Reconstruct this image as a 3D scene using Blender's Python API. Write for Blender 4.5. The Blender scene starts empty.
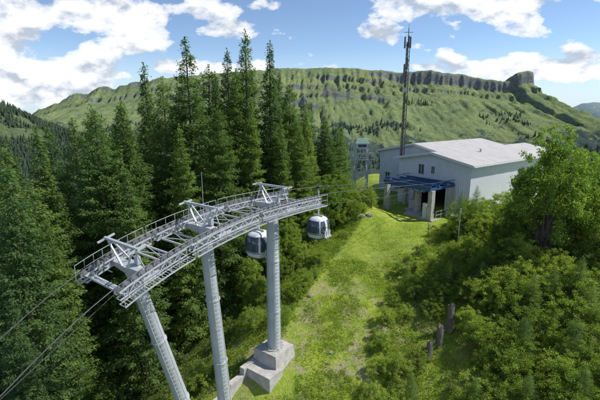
import bpy, math, random
import numpy as np
from mathutils import Vector, Matrix
random.seed(7); rng=np.random.default_rng(7)
scene=bpy.context.scene
scene.view_settings.view_transform='Standard'
scene.view_settings.look='None'
scene.view_settings.exposure=0
COL=scene.collection

# ------------------------------------------------------------------ helpers
def link(o): COL.objects.link(o); return o
def nrm(v): v=np.asarray(v,float); return v/np.linalg.norm(v)

class MB:
    def __init__(s): s.v=[]; s.f=[]
    def add(s,vs,fs):
        n=len(s.v); s.v.extend([tuple(map(float,p)) for p in vs]); s.f.extend([tuple(i+n for i in f) for f in fs])
    def box(s,c,hx,hy,hz):
        c,hx,hy,hz=[np.asarray(k,float) for k in (c,hx,hy,hz)]
        P=[c+a*hx+b*hy+d*hz for d in (-1,1) for b in (-1,1) for a in (-1,1)]
        s.add(P,[(0,2,3,1),(4,5,7,6),(0,1,5,4),(2,6,7,3),(0,4,6,2),(1,3,7,5)])
    def bx(s,x0,x1,y0,y1,z0,z1):
        s.box(((x0+x1)/2,(y0+y1)/2,(z0+z1)/2),((x1-x0)/2,0,0),(0,(y1-y0)/2,0),(0,0,(z1-z0)/2))
    def beam(s,p,q,w,h,up=(0,0,1)):
        p=np.asarray(p,float); q=np.asarray(q,float); d=q-p; L=np.linalg.norm(d)
        if L<1e-6: return
        d=d/L; up=np.asarray(up,float)
        sd=np.cross(d,up)
        if np.linalg.norm(sd)<1e-3: sd=np.cross(d,(1,0,0))
        sd=nrm(sd); u=np.cross(sd,d)
        s.box((p+q)/2,d*L/2,sd*w/2,u*h/2)
    def tube(s,p,q,r0,r1=None,n=10,cap=True):
        if r1 is None: r1=r0
        p=np.asarray(p,float); q=np.asarray(q,float); d=nrm(q-p)
        a=np.cross(d,(0,0,1)); 
        if np.linalg.norm(a)<1e-3: a=np.cross(d,(1,0,0))
        a=nrm(a); b=np.cross(d,a)
        P=[]
        for c,r in((p,r0),(q,r1)):
            for i in range(n):
                t=2*math.pi*i/n; P.append(c+r*(math.cos(t)*a+math.sin(t)*b))
        F=[(i,(i+1)%n,n+(i+1)%n,n+i) for i in range(n)]
        if cap: F+= [tuple(range(n))[::-1],tuple(range(n,2*n))]
        s.add(P,F)
    def poly(s,pts,r,n=6):
        for a,b in zip(pts[:-1],pts[1:]): s.tube(a,b,r,r,n,True)
    def build(s,name,mat,parent=None,origin=(0,0,0),smooth=False):
        me=bpy.data.meshes.new(name)
        o=np.asarray(origin,float)
        me.from_pydata([tuple(np.asarray(p)-o) for p in s.v],[],s.f)
        me.materials.append(mat); me.update()
        if smooth:
            me.polygons.foreach_set('use_smooth',[True]*len(me.polygons))
            try: me.set_sharp_from_angle(angle=math.radians(40))
            except Exception: pass
        ob=link(bpy.data.objects.new(name,me))
        if parent is not None: ob.parent=parent
        else: ob.location=tuple(o)
        return ob

def quads_mesh(name,Vv,mat,k=4):
    N=Vv.shape[0]; me=bpy.data.meshes.new(name)
    me.vertices.add(N*k); me.vertices.foreach_set('co',Vv.reshape(-1).astype(np.float32))
    me.loops.add(N*k); me.loops.foreach_set('vertex_index',np.arange(N*k,dtype=np.int32))
    me.polygons.add(N); me.polygons.foreach_set('loop_start',np.arange(0,N*k,k,dtype=np.int32))
    me.polygons.foreach_set('loop_total',np.full(N,k,dtype=np.int32))
    me.materials.append(mat); me.update(calc_edges=True); me.validate()
    return me
def grid_mesh(name,X,Y,Z,mat,smooth=True):
    ny,nx=X.shape; me=bpy.data.meshes.new(name)
    co=np.stack([X,Y,Z],-1).reshape(-1,3)
    me.vertices.add(nx*ny); me.vertices.foreach_set('co',co.reshape(-1).astype(np.float32))
    idx=np.arange(nx*ny).reshape(ny,nx)
    q=np.stack([idx[:-1,:-1],idx[:-1,1:],idx[1:,1:],idx[1:,:-1]],-1).reshape(-1,4); N=len(q)
    me.loops.add(N*4); me.loops.foreach_set('vertex_index',q.reshape(-1).astype(np.int32))
    me.polygons.add(N); me.polygons.foreach_set('loop_start',np.arange(0,N*4,4,dtype=np.int32))
    me.polygons.foreach_set('loop_total',np.full(N,4,dtype=np.int32))
    me.polygons.foreach_set('use_smooth',[smooth]*N)
    me.materials.append(mat); me.update(calc_edges=True); return me
def thing(name,loc,label,cat,group=None,rotz=0,rot=None):
    e=link(bpy.data.objects.new(name,None)); e.location=tuple(loc); e.rotation_euler=rot if rot else (0,0,rotz)
    e.empty_display_size=.3
    e["label"]=label; e["category"]=cat
    if group: e["group"]=group
    return e

def _h(ix,iy,s):
    v=np.sin(ix*127.1+iy*311.7+s*74.7)*43758.5453; return v-np.floor(v)
def vn(x,y,s=0):
    x=np.asarray(x,float); y=np.asarray(y,float)
    xi=np.floor(x); yi=np.floor(y); fx=x-xi; fy=y-yi
    fx=fx*fx*(3-2*fx); fy=fy*fy*(3-2*fy)
    return (_h(xi,yi,s)*(1-fx)+_h(xi+1,yi,s)*fx)*(1-fy)+(_h(xi,yi+1,s)*(1-fx)+_h(xi+1,yi+1,s)*fx)*fy
def fbm(x,y,s=0,o=4):
    a=0;w=.5;t=0
    for i in range(o):
        a=a+w*vn(x,y,s+i*13); t+=w; w*=.5; x=x*2.03+5.1; y=y*2.03+1.7
    return a/t
def sstep(a,b,x):
    t=np.clip((x-a)/(b-a),0,1); return t*t*(3-2*t)

# ------------------------------------------------------------------ materials
def newmat(name):
    m=bpy.data.materials.new(name); m.use_nodes=True; nt=m.node_tree; nt.nodes.clear()
    return m,nt,nt.nodes,nt.links
def out(nt,sh):
    o=nt.nodes.new('ShaderNodeOutputMaterial'); nt.links.new(sh,o.inputs[0])
def ramp(nt,fac,stops):
    r=nt.nodes.new('ShaderNodeValToRGB'); el=r.color_ramp.elements
    while len(el)<len(stops): el.new(.5)
    for e,(p,c) in zip(el,stops): e.position=p; e.color=(*c,1)
    nt.links.new(fac,r.inputs[0]); return r.outputs[0]
def noise(nt,vec,scale,detail=4,rough=.55):
    n=nt.nodes.new('ShaderNodeTexNoise'); n.inputs['Scale'].default_value=scale
    n.inputs['Detail'].default_value=detail; n.inputs['Roughness'].default_value=rough
    if vec is not None: nt.links.new(vec,n.inputs['Vector'])
    return n.outputs['Fac']
def mth(nt,op,a,b=None,clamp=False):
    m=nt.nodes.new('ShaderNodeMath'); m.operation=op; m.use_clamp=clamp
    for i,k in enumerate((a,b)):
        if k is None: continue
        if isinstance(k,(int,float)): m.inputs[i].default_value=k
        else: nt.links.new(k,m.inputs[i])
    return m.outputs[0]
def mix(nt,f,a,b,mode='MIX'):
    m=nt.nodes.new('ShaderNodeMix'); m.data_type='RGBA'; m.blend_type=mode
    for k,i in((f,0),(a,6),(b,7)):
        if isinstance(k,(int,float)): m.inputs[i].default_value=k
        elif isinstance(k,tuple): m.inputs[i].default_value=(*k,1)
        else: nt.links.new(k,m.inputs[i])
    return m.outputs[2]
def coord(nt,w='Object'):
    return nt.nodes.new('ShaderNodeTexCoord').outputs[w]
def pos(nt): return nt.nodes.new('ShaderNodeNewGeometry').outputs['Position']
def bump(nt,h,st=.5,d=.1):
    b=nt.nodes.new('ShaderNodeBump'); b.inputs['Strength'].default_value=st; b.inputs['Distance'].default_value=d
    nt.links.new(h,b.inputs['Height']); return b.outputs[0]
def principled(nt,col,rough=.6,metal=0,normal=None,spec=None):
    p=nt.nodes.new('ShaderNodeBsdfPrincipled')
    if isinstance(col,tuple): p.inputs['Base Color'].default_value=(*col,1)
    else: nt.links.new(col,p.inputs['Base Color'])
    if isinstance(rough,(int,float)): p.inputs['Roughness'].default_value=rough
    else: nt.links.new(rough,p.inputs['Roughness'])
    p.inputs['Metallic'].default_value=metal
    if spec is not None: p.inputs['Specular IOR Level'].default_value=spec
    if normal is not None: nt.links.new(normal,p.inputs['Normal'])
    return p.outputs[0]
def simple(name,c1,c2,rough=.6,metal=0,scale=3,bst=.15,bsc=30,bd=.02):
    m,nt,N,L=newmat(name); co=pos(nt)
    f=noise(nt,co,scale,6,.65); c=ramp(nt,f,[(.3,c1),(.7,c2)])
    b=bump(nt,noise(nt,co,bsc,3),bst,bd)
    out(nt,principled(nt,c,rough,metal,b)); return m
def foliage(name,dark,midc,light,transl=.35,sc=.9,var=.16):
    m,nt,N,L=newmat(name); co=pos(nt)
    oi=N.new('ShaderNodeObjectInfo').outputs['Random']
    f=noise(nt,co,sc,3,.7); f2=noise(nt,co,sc*6,2)
    f=mth(nt,'ADD',mth(nt,'MULTIPLY',f,.7),mth(nt,'MULTIPLY',f2,.3))
    f=mth(nt,'ADD',f,mth(nt,'MULTIPLY',mth(nt,'SUBTRACT',oi,.5),var))
    c=ramp(nt,f,[(.32,dark),(.5,midc),(.68,light)])
    d=principled(nt,c,.55,0,None,.25)
    t=N.new('ShaderNodeBsdfTranslucent'); tc=mix(nt,1.0,c,(1.4,1.5,.65),'MULTIPLY'); L.new(tc,t.inputs[0])
    ms=N.new('ShaderNodeMixShader'); ms.inputs[0].default_value=transl
    L.new(d,ms.inputs[1]); L.new(t.outputs[0],ms.inputs[2]); out(nt,ms.outputs[0]); return m

M_spruce=foliage('spruce needles',(.065,.120,.046),(.115,.190,.058),(.18,.265,.072),.44,.5,.3)
M_spruce2=foliage('light spruce needles',(.105,.175,.046),(.17,.255,.060),(.25,.335,.078),.46,.5,.3)
M_leaf=foliage('shrub leaves',(.15,.225,.042),(.25,.345,.060),(.37,.45,.09),.5,.8,.36)
M_leafd=foliage('tree leaves',(.12,.195,.042),(.20,.295,.055),(.30,.385,.078),.5,.8,.3)
M_under=foliage('undergrowth leaves',(.14,.215,.042),(.235,.325,.055),(.36,.42,.085),.48,.45)
M_grassb=foliage('grass blades',(.22,.31,.05),(.35,.43,.062),(.46,.50,.12),.45,.35)
M_bark=simple('bark',(.07,.055,.04),(.17,.14,.11),.9,0,4,.6,14,.05)
M_galv=simple('galvanised steel',(.46,.48,.50),(.66,.68,.70),.45,.25,1.5,.08,40)
M_tube=simple('galvanised mast steel',(.42,.45,.48),(.54,.57,.60),.5,.2,.9,.05,25)
M_dark=simple('dark rubber and steel',(.03,.032,.035),(.08,.08,.085),.6,.1)
M_sheave=simple('sheave steel and rubber',(.14,.15,.16),(.32,.33,.34),.5,.4)
M_conc=simple('weathered concrete',(.33,.315,.29),(.56,.54,.50),.9,0,1.8,.4,18,.03)
M_wood=simple('weathered wood',(.10,.088,.072),(.22,.195,.165),.9,0,5,.6,20,.04)
M_blue=simple('blue painted steel',(.035,.09,.22),(.05,.12,.29),.5,.1)
M_mast=simple('dark grey lattice steel',(.075,.07,.068),(.15,.135,.125),.7,.3)
M_white=simple('white panel',(.62,.63,.64),(.74,.75,.76),.5)
M_greenr=simple('green metal roof',(.14,.24,.18),(.20,.31,.24),.55)
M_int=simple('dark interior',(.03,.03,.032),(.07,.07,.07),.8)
M_rope=simple('steel rope',(.10,.10,.105),(.2,.2,.2),.5,.5)
M_rock=simple('limestone rock',(.16,.15,.13),(.30,.28,.25),.9,0,2,.8,6,.12)
def mk_glass():
    m,nt,N,L=newmat('tinted window glass')
    f=noise(nt,pos(nt),1.2,2); c=ramp(nt,f,[(.3,(.03,.045,.06)),(.7,(.08,.11,.14))])
    out(nt,principled(nt,c,.08,0,None,.8)); return m
M_glass=mk_glass()
def mk_siding(name,c1,c2,pitch=.25):
    m,nt,N,L=newmat(name); co=coord(nt)
    sep=N.new('ShaderNodeSeparateXYZ'); L.new(co,sep.inputs[0])
    s=mth(nt,'ADD',sep.outputs[0],sep.outputs[1])
    w=mth(nt,'SINE',mth(nt,'MULTIPLY',s,2*math.pi/pitch))
    f=noise(nt,co,.7,5,.65); c=ramp(nt,f,[(.3,c1),(.7,c2)])
    mp=N.new('ShaderNodeMapping'); mp.inputs['Scale'].default_value=(2.5,2.5,.15); L.new(co,mp.inputs[0])
    st=noise(nt,mp.outputs[0],1.5,4,.7)
    c=mix(nt,mth(nt,'MULTIPLY',st,.3),c,(.40,.40,.42))
    out(nt,principled(nt,c,.55,.0,bump(nt,w,.6,.03))); return m
M_side=mk_siding('ribbed metal siding',(.68,.71,.78),(.78,.80,.86),.33)
def mk_roof():
    m,nt,N,L=newmat('sheet metal roof'); co=coord(nt)
    sep=N.new('ShaderNodeSeparateXYZ'); L.new(co,sep.inputs[0])
    w=mth(nt,'FRACT',mth(nt,'DIVIDE',sep.outputs[1],.9))
    rib=mth(nt,'LESS_THAN',w,.14)
    f=noise(nt,co,.5,5,.7); c=ramp(nt,f,[(.3,(.42,.395,.37)),(.7,(.56,.535,.505))])
    c=mix(nt,mth(nt,'MULTIPLY',rib,.7),c,(.24,.23,.22))
    out(nt,principled(nt,c,.6,.05,bump(nt,rib,.7,.05))); return m
M_roof=mk_roof()

def mk_ground():
    m,nt,N,L=newmat('alpine meadow ground'); p=pos(nt)
    a=noise(nt,p,.22,5,.6); b=noise(nt,p,2.2,5,.7); 
    f=mth(nt,'ADD',mth(nt,'MULTIPLY',a,.55),mth(nt,'MULTIPLY',b,.45))
    c=ramp(nt,f,[(.34,(.15,.22,.04)),(.46,(.26,.35,.05)),(.56,(.36,.43,.065)),(.7,(.46,.45,.14))])
    e=noise(nt,p,.55,7,.72); e=ramp(nt,e,[(.48,(0,0,0)),(.57,(1,1,1))])
    sp=N.new('ShaderNodeSeparateXYZ'); L.new(p,sp.inputs[0])
    near=mth(nt,'MULTIPLY',mth(nt,'SUBTRACT',45.,sp.outputs[1]),.08,True)
    c=mix(nt,mth(nt,'MULTIPLY',mth(nt,'MULTIPLY',e,.85),near),c,mix(nt,b,(.28,.22,.13),(.48,.42,.30)))
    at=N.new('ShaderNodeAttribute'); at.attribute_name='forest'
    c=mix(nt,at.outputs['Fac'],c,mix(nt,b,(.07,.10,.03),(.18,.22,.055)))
    bb=bump(nt,mth(nt,'ADD',b,noise(nt,p,9,3,.7)),.9,.16)
    out(nt,principled(nt,c,.95,0,bb,.1)); return m
M_ground=mk_ground()
def mk_mount(name,haze=.22,grass=((.20,.28,.075),(.36,.44,.115)),hz=(.34,.44,.54),woods=.53):
    m,nt,N,L=newmat(name); g=N.new('ShaderNodeNewGeometry'); p=g.outputs['Position']
    sep=N.new('ShaderNodeSeparateXYZ'); L.new(g.outputs['Normal'],sep.inputs[0])
    n1=noise(nt,p,.006,6,.65); n2=noise(nt,p,.03,8,.75)
    gr=ramp(nt,mth(nt,'ADD',mth(nt,'MULTIPLY',n1,.5),mth(nt,'MULTIPLY',n2,.5)),[(.42,grass[0]),(.56,grass[1])])
    mp=N.new('ShaderNodeMapping'); mp.inputs['Scale'].default_value=(1,1,1.3); L.new(p,mp.inputs[0])
    rn=noise(nt,mp.outputs[0],.06,9,.8)
    rk=ramp(nt,rn,[(.36,(.14,.15,.125)),(.5,(.28,.28,.245)),(.66,(.48,.46,.41))])
    sl=mth(nt,'ADD',sep.outputs[2],mth(nt,'MULTIPLY',mth(nt,'SUBTRACT',n2,.5),1.1))
    fr=ramp(nt,sl,[(.58,(1,1,1)),(.68,(0,0,0))])
    c=mix(nt,fr,gr,rk)
    oc=ramp(nt,noise(nt,mp.outputs[0],.018,9,.8),[(.57,(0,0,0)),(.60,(1,1,1))])
    c=mix(nt,mth(nt,'MULTIPLY',oc,.75),c,(.09,.135,.065))
    sp=N.new('ShaderNodeSeparateXYZ'); L.new(p,sp.inputs[0])
    lo=mth(nt,'MULTIPLY',mth(nt,'ADD',sp.outputs[2],60),-.006)
    w=mth(nt,'ADD',noise(nt,p,.008,7,.75),mth(nt,'MULTIPLY',lo,.35))
    wf=ramp(nt,w,[(woods,(0,0,0)),(woods+.04,(1,1,1))])
    c=mix(nt,wf,c,(.055,.09,.04))
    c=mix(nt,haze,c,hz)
    out(nt,principled(nt,c,1,0,bump(nt,mth(nt,'ADD',rn,n2),1.,14),.0)); return m
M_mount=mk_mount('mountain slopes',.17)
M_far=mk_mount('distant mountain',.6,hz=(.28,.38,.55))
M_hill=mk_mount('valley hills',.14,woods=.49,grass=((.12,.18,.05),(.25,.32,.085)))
M_forest=foliage('distant conifers',(.04,.065,.042),(.06,.095,.05),(.09,.13,.06),.1,.01)

# ------------------------------------------------------------------ terrain functions
ya=[-60,0,15,26,35,43,48,58,70,300]; xa_=[-12,-6,-1,2,4.7,9.5,12.5,17,21,40]
yz=[-60,0,10,20,25,29,35,43,48,60,95,140,300]; zz=[-52,-31,-27,-23.2,-21.3,-19.8,-17.9,-15.5,-14.3,-14.2,-15,-32,-110]
def AX(y): return np.interp(y,ya,xa_)
def G(x,y):
    x=np.asarray(x,float); y=np.asarray(y,float)
    z=np.interp(y,yz,zz); u=x-AX(y)
    l=np.clip(-u-6,0,None); dl=.62*(np.sqrt(l*l+4)-2)
    z=z-dl
    r=np.clip(u-6,0,12)*.30*sstep(56,40,y); z=z+r*sstep(5,20,y)
    rr=np.clip(u-32,0,None); z=z-.5*(np.sqrt(rr*rr+9)-3)
    z=z+2.2*np.exp(-(((x-8)/3.2)**2+((y-52)/4)**2))
    z=z+(fbm(x*.16,y*.16,3)-.5)*1.3*sstep(0,6,abs(u)+2)*.8+(fbm(x*.7,y*.7,9)-.5)*.35
    return np.maximum(z,-175)
gx=np.arange(-150,170,1.0); gy=np.concatenate([np.arange(-40,5,3.),np.arange(5,75,.7),np.arange(75,330,3.)])
X,Y=np.meshgrid(gx,gy); Z=G(X,Y)
me=grid_mesh('ground',X,Y,Z,M_ground)
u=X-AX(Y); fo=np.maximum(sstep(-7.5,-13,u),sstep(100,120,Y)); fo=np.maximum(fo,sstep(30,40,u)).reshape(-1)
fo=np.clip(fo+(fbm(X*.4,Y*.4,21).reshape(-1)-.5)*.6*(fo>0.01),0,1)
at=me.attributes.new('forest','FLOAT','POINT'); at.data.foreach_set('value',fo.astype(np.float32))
ground=link(bpy.data.objects.new('ground',me)); ground["kind"]="structure"

def FAR(x,y):
    z=-185+60*fbm(x/260,y/260,31,5)
    z=z+175*np.exp(-(((x+900)/330)**2+((y-1050)/260)**2))*(.8+.4*fbm(x/120,y/120,5))
    z=z+70*np.exp(-(((x+420)/200)**2+((y-560)/170)**2))
    z=z+60*np.exp(-(((x-900)/350)**2+((y-900)/260)**2))
    return z
hx=np.linspace(-6500,6500,420); hy=np.concatenate([np.linspace(-3000,0,20),np.linspace(30,1400,150),np.linspace(1450,9000,60)])
X,Y=np.meshgrid(hx,hy); 
Z=FAR(X,Y)
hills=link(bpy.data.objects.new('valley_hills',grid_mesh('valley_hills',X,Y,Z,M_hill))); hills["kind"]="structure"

cp=[-300,0,25,40,58,75,88,100,115,130,160,220,290,330,370,400,430,460,480,500,509,511,514,524,529,531,534,548,562,600,700,900]
ce=[-.03,-.025,-.012,.002,.018,.040,.036,.054,.050,.064,.075,.086,.098,.099,.094,.089,.091,.083,.075,.066,.064,.080,.086,.089,.085,.060,.045,.025,-.01,-.05,-.09,-.12]
YC=1800
cxs=[(p-300)/418*YC for p in cp]; czs=[e*YC for e in ce]
def MT(x,y):
    cz=np.interp(x,cxs,czs)+(fbm(x/60,x*0+.5,41,5)-.5)*(14+32*sstep(-500,-900,x))
    yc=YC+90*(fbm(x/300,x*0+2,43)-.5)
    s=yc-y
    rib=np.abs(fbm(x/30,y/300,47,4)-.5)*2; rib2=np.abs(fbm(x/10,y/90,49,4)-.5)*2
    right=sstep(200,520,x)
    s1=s+ (rib*62+rib2*34)*(sstep(0,60,s))-12
    A=np.interp(s1,[-800,-60,0,95,103,170,177,235,243,500,900,1200],[260,14,0,38,58,82,96,118,130,212,330,380])
    A0=np.interp(s1,[-800,-60,0,232,500,900,1200],[260,14,0,105,208,330,380])
    cf=sstep(.38,.50,fbm(x/130,y/60,77,4)); A=A*cf+A0*(1-cf)
    LR=np.interp(s1,[-800,-60,0,8,30,90,105,250,500,900,1200],[260,30,0,16,34,60,84,130,208,330,380])
    lf=sstep(-480,-760,x); A=A*(1-lf)+LR*lf
    B=np.interp(s1,[-800,-60,0,12,28,62,90,99,500,900,1200],[260,14,0,12,56,68,78,94,212,320,380])
    d=A*(1-right)+B*right
    hgt=np.clip((cz+190)/360,.2,1)
    z=cz-d*hgt
    z=z+(fbm(x/90,y/90,51,6)-.5)*20*sstep(40,250,np.abs(s))+(np.abs(fbm(x/45,y/420,57,5)-.5)*2)*16*sstep(110,300,s)+(fbm(x/22,y/22,59,4)-.5)*7
    return z
mx=np.arange(-2100,2100,5.); my=np.concatenate([np.arange(680,1400,12.),np.arange(1400,1880,4.),np.arange(1880,2400,40.)])
X,Y=np.meshgrid(mx,my); Z=MT(X,Y)
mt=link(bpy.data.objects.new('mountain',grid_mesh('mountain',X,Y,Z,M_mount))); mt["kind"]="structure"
fx=np.arange(-5200,5200,40.); fy=np.arange(3600,5600,60.)
X,Y=np.meshgrid(fx,fy); cz=np.interp(X,[-5200,-3600,-3000,-2000,0,2400,2900,3200,3600,4200,5200],[-40,-60,-80,0,60,-60,0,55,50,60,20])+(fbm(X/400,X*0,61,5)-.5)*120
Z=cz-np.abs(Y-4600)*.45+(fbm(X/300,Y/300,63,5)-.5)*120
fm=link(bpy.data.objects.new('distant_mountain',grid_mesh('distant_mountain',X,Y,Z,M_far))); fm["kind"]="structure"

def far_forest():
    n=150000
    x=rng.uniform(-1500,1300,n); y=rng.uniform(330,1600,n)
    hl=rng.random(n)<.5; x=np.where(hl,rng.uniform(-1500,-380,n),x); y=np.where(hl,rng.uniform(400,1300,n),y)
    zf=FAR(x,y); zm=np.where(y>680,MT(x,y),-999); z=np.maximum(zf,zm)
    w=fbm(x/140,y/90,71,5)
    lim=.54+ .0012*(z+110)
    lim=np.where((x<-350)&(y<1250)&(z>-110),.41-.0014*(z+60),lim)
    k=(w>lim)&(z<80); x,y,z=x[k][:28000],y[k][:28000],z[k][:28000]; n=len(x)
    h=rng.uniform(7,16,n); r=h*rng.uniform(.18,.24,n)
    tr=[]
    for j in range(5):
        a=2*np.pi*j/5; b=2*np.pi*(j+1)/5
        A=np.stack([x+r*np.cos(a),y+r*np.sin(a),z-1],-1); B=np.stack([x+r*np.cos(b),y+r*np.sin(b),z-1],-1)
        C=np.stack([x,y,z+h],-1); tr.append(np.stack([A,B,C],1))
    o=link(bpy.data.objects.new('conifer_forest',quads_mesh('conifer_forest',np.concatenate(tr),M_forest,3)))
    o["kind"]="stuff"; o["label"]="dark conifer forest scattered over valley slopes"; o["category"]="forest"
far_forest()

# ------------------------------------------------------------------ vegetation meshes
def spruce(seed,H=24.,R=3.1,mat=None,dens=1.,pw=.72,gap=.05):
    r=np.random.default_rng(seed)
    z=H*.05
    C=[];D=[];LL=[];W=[]
    while z<H*.985:
        f=z/H; Lm=R*((1-f)**pw)*(.5+.5*min(1,f/.12))*r.uniform(.80,1.14)
        nb=int(r.integers(8,13)) if f<.85 else 6
        ph=r.uniform(0,6.28)
        for i in range(nb):
            phi=ph+6.28*i/nb+r.normal(0,.35); L=max(.25,Lm*r.uniform(.5,1.2))
            if r.random()<gap: continue
            zz0=z+r.normal(0,.24); dr=r.uniform(.15,.50)*(1.1-f)
            n=max(6,int(L*38*dens)); t=np.sqrt(r.uniform(.08,1,n))
            rad=t*L
            zc=zz0-dr*rad+.16*rad*t*(1 if f<.7 else 2)
            wid=.12+.34*L*(1-t)*.6+.10
            side=r.normal(0,1,n)*wid*.75
            er=np.array([math.cos(phi),math.sin(phi)]); es=np.array([-er[1],er[0]])
            c=np.stack([er[0]*rad+es[0]*side,er[1]*rad+es[1]*side,zc-np.abs(side)*.28+r.normal(0,.10,n)],-1)
            d=np.stack([er[0]*(.8)+es[0]*np.sign(side)*.7,er[1]*.8+es[1]*np.sign(side)*.7,np.full(n,-.4)],-1)+r.normal(0,.4,(n,3))
            C.append(c);D.append(d);LL.append(r.uniform(.16,.38,n)*(1-.3*f)); W.append(r.uniform(.03,.065,n))
        z+=r.uniform(.26,.42)*(1.15-.5*f)
    n=30; t=r.uniform(0,1,n); C.append(np.stack([r.normal(0,.05,n),r.normal(0,.05,n),H*(.96+.05*t)],-1)); D.append(np.stack([r.normal(0,.5,n),r.normal(0,.5,n),np.full(n,.7)],-1)); LL.append(np.full(n,.22)); W.append(np.full(n,.05))
    C=np.concatenate(C);D=np.concatenate(D);LL=np.concatenate(LL);W=np.concatenate(W)
    D/=np.linalg.norm(D,axis=1,keepdims=True); S=np.cross(D,r.normal(0,.5,D.shape)+np.array([0,0,1.])); S/=np.linalg.norm(S,axis=1,keepdims=True)
    q=np.stack([C-D*LL[:,None]*.5,C+S*W[:,None]-D*.05,C+D*LL[:,None]*.5,C-S*W[:,None]-D*.05],1)
    return quads_mesh('spruce_crown',q,mat)
def trunk_mesh(H,r0,name='trunk'):
    m=MB(); n=6; P=[(0,0,-1.2)]
    for i in range(1,n+1): P.append((random.gauss(0,.03),random.gauss(0,.03),H*.97*i/n))
    for i in range(n): m.tube(P[i],P[i+1],r0*(1-i/n)+.03,r0*(1-(i+1)/n)+.03,8,False)
    for i in range(22):
        z=H*random.uniform(.03,.5); a=random.uniform(0,6.28); L=random.uniform(.6,1.6)
        m.tube((0,0,z),(math.cos(a)*L,math.sin(a)*L,z-.15*L),.035,.012,4,False)
    me=bpy.data.meshes.new(name); me.from_pydata(m.v,[],m.f); me.materials.append(M_bark); me.update(); return me
SPR=[spruce(i,24,[3.5,4.2,3.1,3.8,3.9,3.3,3.0,4.0][i],M_spruce if i in(0,1,2,3,6) else M_spruce2,1.,[.72,.60,.85,.7,.55,.8,.62,.75][i],[.05,.1,.05,.15,.05,.08,.2,.1][i]) for i in range(8)]
YNG=[spruce(60+i,24,7.5,M_spruce2,.4) for i in range(2)]
TRK=[trunk_mesh(24,.27) for i in range(3)]
def leafclumps(r,cent,rad,nper,ls):
    C=np.repeat(cent,nper,0); Rr=np.repeat(rad,nper); n=len(C)
    d=r.normal(0,1,(n,3)); d/=np.linalg.norm(d,axis=1,keepdims=True)
    rr=Rr*(r.uniform(0,1,n)**.45)*(1+.25*r.normal(0,1,n))
    P=C+d*rr[:,None]*np.array([1,1,.8])
    nd=d*.6+r.normal(0,.8,(n,3))+np.array([0,0,.35]); nd/=np.linalg.norm(nd,axis=1,keepdims=True)
    a=np.cross(nd,r.normal(0,1,(n,3))); a/=np.linalg.norm(a,axis=1,keepdims=True); b=np.cross(nd,a)
    s=ls*r.uniform(.6,1.3,n)[:,None]
    return np.stack([P-a*s,P-b*s*.55,P+a*s,P+b*s*.55],1)
def broad(seed,H,R,nb,nper,ls,low=.15,pw=.35,mat=None,spr=1.):
    r=np.random.default_rng(seed); cent=[];rad=[]
    while len(cent)<nb:
        p=r.uniform(-1,1,3); q=np.linalg.norm(p)
        if q>1 or q<.35: continue
        taper=1-pw*max(0,p[2])
        cent.append([p[0]*R*taper,p[1]*R*taper,H*(low+(1-low)*(p[2]*.5+.5))*.93]); rad.append(r.uniform(.12,.25)*R*.75+.08)
    cent=np.array(cent);rad=np.array(rad)
    ns=nb; d=r.normal(0,1,(ns,3)); d[:,2]=np.abs(d[:,2])*.9; d/=np.linalg.norm(d,axis=1,keepdims=True)
    sp=d*np.array([R*1.02*(1-.3*pw),R*1.02*(1-.3*pw),H*.54])*r.uniform(.9,1.05+.06*spr,(ns,1))+np.array([0,0,H*.46]); q=leafclumps(r,cent,rad,nper,ls); q2=leafclumps(r,sp,np.full(ns,.08*R+.07),max(6,nper//5),ls)
    me=quads_mesh('shrub_crown',np.concatenate([q,q2]),mat or M_leaf)
    m=MB(); 
    for k in range(0,nb,max(1,nb//22)):
        c=cent[k]; mid=(c[0]*.25,c[1]*.25,c[2]*.45); m.tube((r.normal(0,.06*R),r.normal(0,.06*R),-.4),mid,.03*H*.5+.02,.02*H*.5+.01,6,False); m.tube(mid,tuple(c),.02*H*.5+.01,.008,5,False)
    mt=bpy.data.meshes.new('stem'); mt.from_pydata(m.v,[],m.f); mt.materials.append(M_bark); mt.update()
    return me,mt
SHR=[broad(10+i,3.2,1.7,44,190,.050,.02,[.35,.75,.2,.6,.5,.8][i],M_leaf if i%3 else M_under) for i in range(6)]
BRD=[broad(30+i,9.,3.2,120,250,.085,.06,[.55,.75,.65][i],M_leafd,1.) for i in range(3)]

def put_tree(x,y,topz=None,h=None,kind=0,wide=1.,label=None,hmax=34,young=False):
    gz=float(G(x,y))
    if h is None: h=min(topz-gz,hmax)
    if topz is not None and topz-gz>hmax: gz=topz-hmax
    s=h/24.
    e=thing('spruce_tree',(x,y,gz),label or ("small light green young spruce on a grassy bank" if young else "tall dark green spruce tree on a steep forest slope"),"tree","young spruces on the bank" if young else "spruce trees on the forested slope")
    e.rotation_euler=(random.gauss(0,.014),random.gauss(0,.014),random.uniform(0,6.28))
    e.scale=(s*wide,s*wide,s)
    c=link(bpy.data.objects.new('crown',YNG[kind%2] if young else SPR[kind])); c.parent=e
    t=link(bpy.data.objects.new('trunk',TRK[kind%3])); t.parent=e
def put_shrub(x,y,h,R=None,big=False,label=None,dz=0):
    gz=float(G(x,y))+dz; mm=random.choice(BRD if big else SHR); H0=9. if big else 3.2; R0=3.2 if big else 1.7
    nm='broadleaf_tree' if big else 'shrub'
    e=thing(nm,(x,y,gz),label or ("fresh green leafy tree on a grassy bank" if big else "dense green leafy shrub on a grassy slope"),"tree" if big else "shrub","broadleaf trees" if big else "shrubs along the meadow",random.uniform(0,6.28))
    s=h/H0; sr=(R/R0) if R else s*random.uniform(.9,1.15); e.scale=(sr,sr*random.uniform(.9,1.1),s)
    c=link(bpy.data.objects.new('crown',mm[0])); c.parent=e
    t=link(bpy.data.objects.new('trunk' if big else 'stem',mm[1])); t.parent=e

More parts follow.
